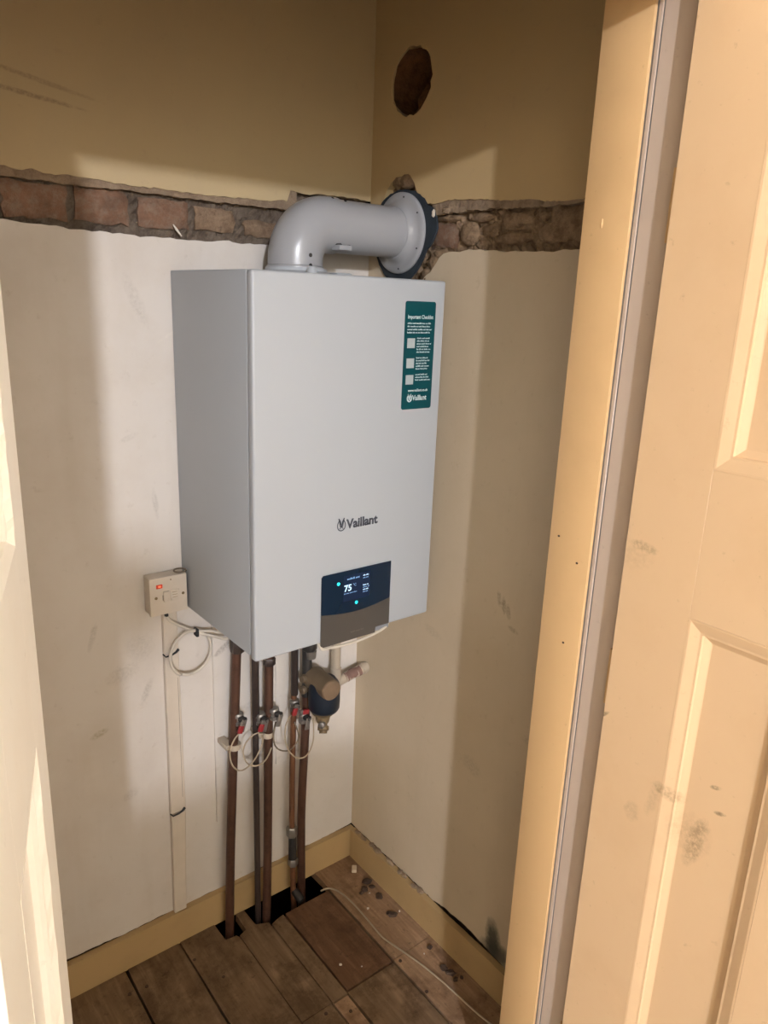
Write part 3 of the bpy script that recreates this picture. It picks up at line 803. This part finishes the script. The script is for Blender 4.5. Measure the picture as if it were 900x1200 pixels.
tag(tube('wire_ring', ring, .0018, 'wire_dark', None, 8, True), 'small brown wire ring on top of the fused spur', 'wire')
# trunking
tr = empty('cable_trunking', (-.533, -.006, .0))
tag(tr, 'cream mini trunking running down the wall under the fused spur', 'trunking')
tz = [(.913, -.549, -.517), (.80, -.552, -.516), (.39, -.5515, -.514), (.093, -.5535, -.521)]
def trunk(nm, a, b):
    bm = bmesh.new(); rings = []
    for (z, xa, xb) in (a, b): rings.append([(xa, 0, z), (xa, -.0115, z), (xa+.002, -.013, z), (xb-.002, -.013, z), (xb, -.0115, z), (xb, 0, z)])
    add_rings(bm, [[Vector(p) for p in r] for r in rings]); return under(from_bm(nm, bm, 'plastic_old'), tr)
trunk('duct', (.9135, *tz[0][1:]), (.384, -.5515, -.514)); trunk('duct', (.379, -.5505, -.515), (.094, -.5535, -.523))
under(box('lid_seam', (-.522, -.0133, .42), (-.5213, -.0128, .74), 'wire_dark'), tr)
for z in (.381, .802):
    a = -.5545; under(tube('cable_tie', [(a, -.0145, z+.006), (a+.006, -.016, z-.002), (a+.020, -.016, z-.001), (a+.030, -.016, z+.003), (a+.037, -.014, z+.008)], [.0016, .0018, .002, .0026, .0034], 'rubber', None, 8), tr)
# coiled white cable
lc, lr = Vector((-.4965, -.026, .808)), .050
coil = []
coil += [Vector((-.549, -.028, .906)), Vector((-.536, -.03, .888)), Vector((-.510, -.030, .869)), Vector((-.486, -.030, .8535))]
for i in range(34):
    a = math.radians(70)-2*math.pi*1.02*i/33*1.0
    coil.append(lc+Vector((math.cos(a)*lr*1.02, -.006*math.sin(i/33*math.pi)+(-.008 if i > 17 else 0), math.sin(a)*lr*1.08-.004)))
coil += [Vector((-.475, -.036, .8485)), Vector((-.447, -.048, .838)), Vector((-.425, -.085, .845)), Vector((-.42, -.10, .93))]
cab = empty('coiled_cable', (-.4965, -.026, .75)); tag(cab, 'white flex coiled into a loop between fused spur and boiler', 'cable')
under(tube('flex', coil, .0038, 'cable_white', None, 10, False, 4), cab)
under(tube('flex', [(-.484, -.034, .8545), (-.455, -.046, .852), (-.432, -.075, .858), (-.43, -.09, .93)], .0034, 'cable_white', None, 10, False, 6), cab)
under(box('clip', (-.4855, -.043, .8415), (-.4785, -.024, .8605), 'rubber', None, .0025, 2), cab)
under(lathe('cable_gland', (-.549, -.028, .9145), (.15, 0, -1), [(0, .0045), (.010, .0045), (.012, .003)], 'rubber', None, 10), cab)
# drooping cable under the control panel
tag(tube('drooping_cable', [(-.352, -.315, .935), (-.352, -.345, .9025), (-.330, -.347, .8985), (-.295, -.347, .8955), (-.255, -.346, .8955), (-.220, -.345, .8985), (-.190, -.344, .9050), (-.170, -.335, .9125), (-.163, -.31, .93)], .0031, 'cable_white', None, 10, False, 6),
    'thin white cable drooping under the boiler display flap', 'cable')

# ================================================================== PIPES
def pipe(label, pts, r, mat):
    e = empty('copper_pipe', pts[-1]); tag(e, label, 'pipe', 'copper pipes under the boiler')
    under(tube('tube', pts, r, mat, None, 16, False, 4), e); return e
yP = -.05
p1 = pipe('thick brown copper pipe nearest the cable trunking', [(-.386, -.052, .925), (-.391, -.050, .78), (-.4175, -.05, .23), (-.426, -.048, -.12)], .0112, 'copper')
p2 = pipe('thin dark copper pipe close beside a thicker pipe', [(-.343, -.055, .925), (-.344, -.052, .69), (-.3425, -.052, .19), (-.346, -.060, -.12)], .0078, 'copper_dark')
p3 = pipe('thick brown copper pipe with bare nickel valve and no red tag', [(-.303, -.052, .925), (-.306, -.052, .70), (-.3145, -.056, .18), (-.330, -.070, -.12)], .0112, 'copper')
p4 = pipe('thin copper pipe with grey fittings near the floor', [(-.231, -.052, .925), (-.232, -.05, .68), (-.237, -.05, .25), (-.232, -.060, -.12)], .0078, 'copper_bright')
p5 = pipe('thick copper pipe running down under the dirt filter', [(-.196, -.050, .604), (-.1975, -.05, .50), (-.2075, -.05, .236), (-.198, -.044, -.12)], .0112, 'copper')
# parts on the pipes
def nut(par, x, z, y, r, h, mat, name='compression_nut'):
    return under(lathe(name, (x, y, z-h/2), (0, 0, 1), [(0, r*.9), (.002, r), (h-.002, r), (h, r*.9)], mat, None, 6), par)
nut(p1, -.389, .80, -.051, .0165, .035, 'copper_dark'); under(lathe('union', (-.388, -.051, .825), (0, 0, 1), [(0, .014), (.03, .018), (.06, .018)], 'dark_metal', None, 16), p1)
nut(p3, -.304, .735, -.052, .0150, .02, 'copper_dark')
under(lathe('sleeve', (-.2315, -.051, .62), (0, 0, 1), [(0, .0085), (.001, .0092), (.19, .0092), (.191, .008)], 'copper_dark', None, 14), p4)
under(lathe('sleeve', (-.3435, -.053, .60), (0, 0, 1), [(0, .0085), (.001, .0090), (.29, .0090), (.291, .008)], 'copper_dark', None, 14), p2)
nut(p4, -.2365, .212, -.05, .0150, .030, 'chrome'); nut(p4, -.2345, .115, -.053, .0140, .022, 'chrome')
under(lathe('coupling', (-.2355, -.0515, .11), (0, 0, 1), [(0, .011), (.10, .011)], 'dark_metal', None, 14), p4)
under(lathe('elbow_fitting', (-.232, -.058, .02), (.1, -1, -.3), [(0, .011), (.03, .011), (.034, .009)], 'dark_metal', None, 14), p4)
def valve(par, u, v, y, tilt, seed):
    c = on_y(u, v, y); bm = bmesh.new()
    add_lathe(bm, c+Vector((0, .004, .014)), (0, 0, -1), [(0, .011), (.003, .0135), (.010, .0135), (.012, .010), (.020, .010), (.022, .0125), (.030, .0125), (.032, .010)], 8)
    v1 = under(from_bm('isolating_valve', bm, 'chrome', None, True), par)
    o = lathe('valve_spindle', c+Vector((0, -.006, .002)), (tilt, -1, .15), [(0, .008), (.008, .008), (.010, .0065), (.016, .0065)], 'dark_metal', None, 12); under(o, par)
    o = box('valve_lever', (-.0065, -.002, -.016), (.0065, .002, .016), 'chrome', None, .0018, 2)
    o.data.transform(Matrix.Translation(c+Vector((-.003+.006*tilt, -.0205, -.010))) @ Matrix.Rotation(tilt*.6, 4, 'Y')); under(o, par)
    return c
c1 = valve(p1, 280, 842, -.058, .5, 1); c2 = valve(p2, 306, 842, -.062, .4, 2); c3 = valve(p3, 322, 836, -.066, .6, 3)
c4 = valve(p4, 346, 826, -.060, -.4, 4); c5 = valve(p5, 356, 840, -.052, .3, 5)
# pipe clips
for par, x, z in ((p1, -.4, .535), (p3, -.309, .535)):
    bm = bmesh.new(); add_lathe(bm, (x, -.05, z-.007), (0, 0, 1), [(0, .0145), (.014, .0145)], 16); add_box(bm, x-.024, x-.004, -.052, 0, z-.007, z+.007, .002, 1)
    under(from_bm('pipe_clip', bm, 'plastic_white', None, True), par)
# red tags with their wires
def tagged(label, u, v, y, ang, loop_px, ly, nm='tag_wire', red=True, mat='wire', grp=None):
    c = on_y(u, v, y); e = empty(nm, c); tag(e, label, 'wire')
    if red:
        o = box('red_tag', (-.0065, -.0035, -.0100), (.0065, .0035, .0100), 'red', None, .002, 2)
        o.data.transform(Matrix.Translation(c) @ Matrix.Rotation(ang, 4, 'Y')); under(o, e)
        o = box('tag_sleeve', (-.0055, -.003, .009), (.0055, .003, .020), 'chrome', None, .002, 2)
        o.data.transform(Matrix.Translation(c) @ Matrix.Rotation(ang, 4, 'Y')); under(o, e)
    under(tube('loop', [on_y(a, b, ly+(.006 if i % 2 else 0)) for i, (a, b) in enumerate(loop_px)], .0019, mat, None, 8, False, 6), e)
    return e
tagged('red tag with beige wire loop hanging on the pipe nearest the trunking', 282, 855, -.082, .35,
       [(282, 858), (275, 866), (270, 878), (270, 890), (274, 899), (281, 903), (289, 900), (297, 892), (303, 882), (307, 872), (308, 862)], -.080)
tagged('red tag with beige wire loop hanging on the thin dark pipe', 306, 853, -.084, .35,
       [(304, 858), (296, 862), (288, 871), (285, 882), (288, 892), (294, 897), (302, 897), (310, 892), (315, 884), (318, 876)], -.074)
tagged('dark wire hanging from the bare nickel valve to the neighbouring pipe', 322, 848, -.082, 0,
       [(323, 846), (321, 858), (321, 870), (325, 877), (332, 880), (339, 879), (346, 873), (350, 864), (348, 854), (345, 846)], -.078, red=False, mat='wire_dark')
tagged('red tag with wide wire loop hanging on the thin pipe left of the filter', 345.5, 834, -.084, .3,
       [(341, 838), (335, 850), (334, 864), (337, 877), (343, 885), (350, 888.5), (357, 887), (363, 880), (367, 868), (367.5, 854), (367, 842)], -.088)
e5 = empty('red_tag', on_y(358, 834, -.088)); tag(e5, 'short red tag with nickel sleeve on the pipe under the filter', 'tag')
o = box('tag_body', (-.0095, -.004, -.0065), (.0095, .004, .0065), 'red', None, .0025, 2); o.location = (0, 0, 0); o.parent = e5; o.rotation_euler = (0, .15, 0)
o = box('tag_sleeve', (-.0150, -.0035, -.0075), (-.0085, .0035, .0075), 'chrome', None, .002, 2); o.parent = e5; o.rotation_euler = (0, .15, 0)

# ---- dirt filter
fx, fy, fz = -.170, -.105, .632
flt = empty('dirt_filter', (-.168, -.105, .51))
tag(flt, 'navy and bronze magnetic dirt filter hanging under the boiler', 'filter')
U = lambda o: under(o, flt)
b = on_y(366, 792, -.055)
U(lathe('chamber', b+Vector((0, .004, 0)), (0.0, -1, -.02), [(0, .020), (.004, .026), (.012, .030), (.018, .030), (.020, .0285), (.085, .0275), (.089, .026)], 'chamber', None, 32))
f_ = b+Vector((0, -.083, -.0017))
U(lathe('chamber_cap', f_, (0, -1, -.02), [(0, .0268), (.004, .0262), (.006, .0245), (.0065, .012), (.0062, .002)], 'chamber_end', None, 32))
ax = b.x+.007; ay = -.100
U(lathe('canister', (ax, ay, b.z-.078), (0, 0, 1), [(0, .030), (.003, .036), (.010, .0395), (.030, .0405), (.060, .0400), (.078, .037), (.090, .028)], 'filter_navy', None, 32))
U(lathe('drain_neck', (ax-.003, ay, b.z-.080), (0, 0, -1), [(-.004, .030), (.004, .028), (.010, .020), (.024, .0175), (.030, .016)], 'brass', None, 24))
U(lathe('drain_plug', (ax-.005, ay-.006, b.z-.118), (-.35, -.5, -.8), [(-.012, .010), (0, .010), (.002, .0145), (.012, .0145), (.014, .010), (.020, .010)], 'brass', None, 12))
U(lathe('drain_ring', (ax-.012, ay-.012, b.z-.108), (-.8, -.6, 0), [(0, .009), (.010, .009), (.012, .006)], 'chrome', None, 14))
U(tube('inlet_pipe', [(-.196, -.052, .925), (-.196, -.052, .74), (-.196, -.053, b.z-.01), (-.1965, -.051, .607)], .0125, 'dark_metal', None, 14, False, 3))
U(lathe('inlet_nut', (-.192, -.056, .735), (0, 0, 1), [(0, .016), (.006, .020), (.026, .020), (.032, .016)], 'dark_metal', None, 8))
U(lathe('inlet_collar', (-.190, -.060, .715), (0, 0, 1), [(0, .013), (.02, .015), (.022, .012)], 'chrome', None, 14))
U(lathe('side_knob', b+Vector((-.024, -.006, .004)), (-1, -.3, .2), [(0, .011), (.012, .011), (.016, .008)], 'chamber', None, 14))
U(lathe('side_knob', b+Vector((-.022, .0, -.030)), (-1, -.3, 0), [(0, .011), (.010, .011), (.014, .008)], 'chamber', None, 14))

# ---- white condensate pipe
cp = empty('waste_pipe', (-.098, -.04, .60)); tag(cp, 'white plastic waste pipe with brown tape entering the wall', 'pipe')
under(lathe('down_pipe', (-.098, -.04, .555), (0, 0, 1), [(0, .0125), (.37, .0125)], 'plastic_white', None, 20), cp)
under(lathe('socket', (-.098, -.04, .59), (0, 0, 1), [(0, .0150), (.062, .0150), (.064, .013)], 'plastic_white', None, 20), cp)
a_ = Vector((-.098, -.040, .608)); b_ = Vector((.006, -.046, .630))
under(lathe('branch_pipe', a_, b_-a_, [(0, .0140), ((b_-a_).length, .0140)], 'plastic_white', None, 20), cp)
bm = bmesh.new(); d_, ua, ub = frame_of(b_-a_); rnd = random.Random(12); rings = []
to_c = Vector((-.3, -.75, .6)); TA = math.atan2(to_c.dot(ub), to_c.dot(ua))
for i in range(8):
    t = .028+.050*i/7
    a0 = TA-1.1+.4*math.sin(i*1.3); rings.append([a_+d_*t+(ua*math.cos(q)+ub*math.sin(q))*.0147 for q in [a0+(2.2+.5*math.sin(i*2.1))*k/10 for k in range(11)]])
V = [[bm.verts.new(p) for p in r] for r in rings]
for r1, r2 in zip(V, V[1:]):
    for k in range(10): bm.faces.new((r1[k], r1[k+1], r2[k+1], r2[k]))
under(from_bm('torn_tape', bm, 'tape', None, True), cp)
under(lathe('pipe_ring', b_-d_*.022, d_, [(0, .0158), (.010, .0158)], 'plastic_white', None, 20), cp)
# painted backing boards behind the pipes
for (xa, xb, za, zb_, th) in ((-.430, -.272, .30, .905, .005), (-.258, -.135, .40, .905, .0035)):
    box('backing_board', (xa, -th, za), (xb, .001, zb_), 'wallA', wall_back, .001, 1)

# ================================================================== FLOOR BITS
tag(tube('floor_wire', [on_z(u, v, .0024) for u, v in ((376, 1044), (386, 1041), (399, 1046), (412, 1057), (424, 1070), (436, 1084), (448, 1098), (462, 1108), (478, 1119), (495, 1131), (511, 1144), (525, 1156), (538, 1168), (552, 1181), (566, 1193), (585, 1207))], .0022, 'wire', None, 8, False, 4),
    'thin beige wire lying across the floorboards', 'wire')
def crumb(nm, lab, cat, u, v, s_, fl_, mat, sub_, k, grp=None):
    p = on_z(u, v, 0); o = lump(nm, (p.x, p.y, s_*fl_*.8), (s_, s_*.75, s_*fl_), mat, None, 500+k*3, sub_, .25, k*1.1)
    tag(o, lab, cat, grp)
G1 = 'dirt clumps between the pale chip and the round clump'; G2 = 'dirt clumps by the skirting beyond the wire'
for k, (u, v, s_, fl_, lab, grp) in enumerate([
        (430, 1034, .014, .30, 'dark clump of dirt in the cluster near the pale wooden chip', G1), (427, 1043, .012, .30, 'dark clump of dirt in the cluster near the pale wooden chip', G1),
        (436, 1040, .009, .35, 'dark clump of dirt in the cluster near the pale wooden chip', G1), (424, 1047, .008, .35, 'dark clump of dirt in the cluster near the pale wooden chip', G1),
        (444, 1051, .013, .25, 'single flat dirt clump next to the cluster near the chip', None), (459, 1072, .014, .25, 'round dark dirt clump alone between wire and skirting', None),
        (504, 1111, .008, .45, 'tiny dark dirt clump at the foot of the right skirting', None),
        (520, 1135, .011, .35, 'dark clump of dirt in the group between skirting and wire end', G2), (528, 1141, .013, .40, 'dark clump of dirt in the group between skirting and wire end', G2),
        (534, 1148, .008, .35, 'dark clump of dirt in the group between skirting and wire end', G2), (541, 1146, .006, .35, 'dark clump of dirt in the group between skirting and wire end', G2)]):
    crumb('dirt_clump', lab, 'debris', u, v, s_, fl_, 'dirt', 2, k, grp)
for k, (u, v, s_, fl_, lab, grp) in enumerate([
        (431, 1065, .0042, .6, 'white plaster crumb close beside the beige floor wire', None), (468, 1068, .0035, .6, 'white plaster crumb touching the round dirt clump', None),
        (399, 1131, .0045, .5, 'larger white plaster crumb on the dark short floorboard', None), (424, 1133, .0028, .5, 'smaller white plaster crumb on the dark short floorboard', None),
        (497, 1118, .0028, .6, 'white plaster crumb next to the tiny dirt clump', None), (433, 1047, .0028, .6, 'white plaster crumb lying among the dirt cluster', None)]):
    crumb('plaster_crumb', lab, 'debris', u, v, s_, fl_, 'crumb', 1, k+20, grp)
p = on_z(415, 1018, .006)
o = box('pale_chip', (-.011, -.007, -.005), (.011, .007, .005), 'sliver', None, .0015, 1); o.location = (p.x, p.y, .0052); o.rotation_euler = (0, 0, .9)
tag(o, 'pale wooden chip on the floor in the corner', 'debris')
# strip of loose plaster in the brick channel
o = tube('plaster_strip', [on_y(203, 263, -.001), on_y(207, 269, -.004), on_y(213, 277, -.004)], [.0012, .0028, .0010], 'crumb', None, 6)
tag(o, 'thin pale splinter poking out of the brick channel', 'splinter')

# ================================================================== pieces of parts go one level deeper
def nest(root, mapping):
    for part, names in mapping.items():
        tgt = [c for c in root.children if c.name.split('.')[0] == part]
        if not tgt: continue
        for c in list(root.children):
            if c.name.split('.')[0] in names:
                c.parent = tgt[0]; c.matrix_parent_inverse = Matrix()
nest(spur, {'neon': ['neon_core'], 'rocker_switch': ['switch_gap'], 'fuse_carrier': ['fuse_print'], 'faceplate': ['screw']})
nest(flue, {'elbow': ['screw']})
nest(plate, {'plate': ['rivet', 'pencil_mark']})
nest(flt, {'chamber': ['chamber_cap', 'side_knob'], 'drain_neck': ['drain_plug', 'drain_ring'], 'inlet_pipe': ['inlet_nut', 'inlet_collar']})
nest(boiler, {'front_cover': ['wordmark', 'emblem'], 'control_flap': ['flap_recess']})
for q in (p1, p2, p3, p4, p5): nest(q, {'isolating_valve': ['valve_spindle', 'valve_lever']})
nest(cp, {'branch_pipe': ['torn_tape', 'pipe_ring'], 'down_pipe': ['socket']})
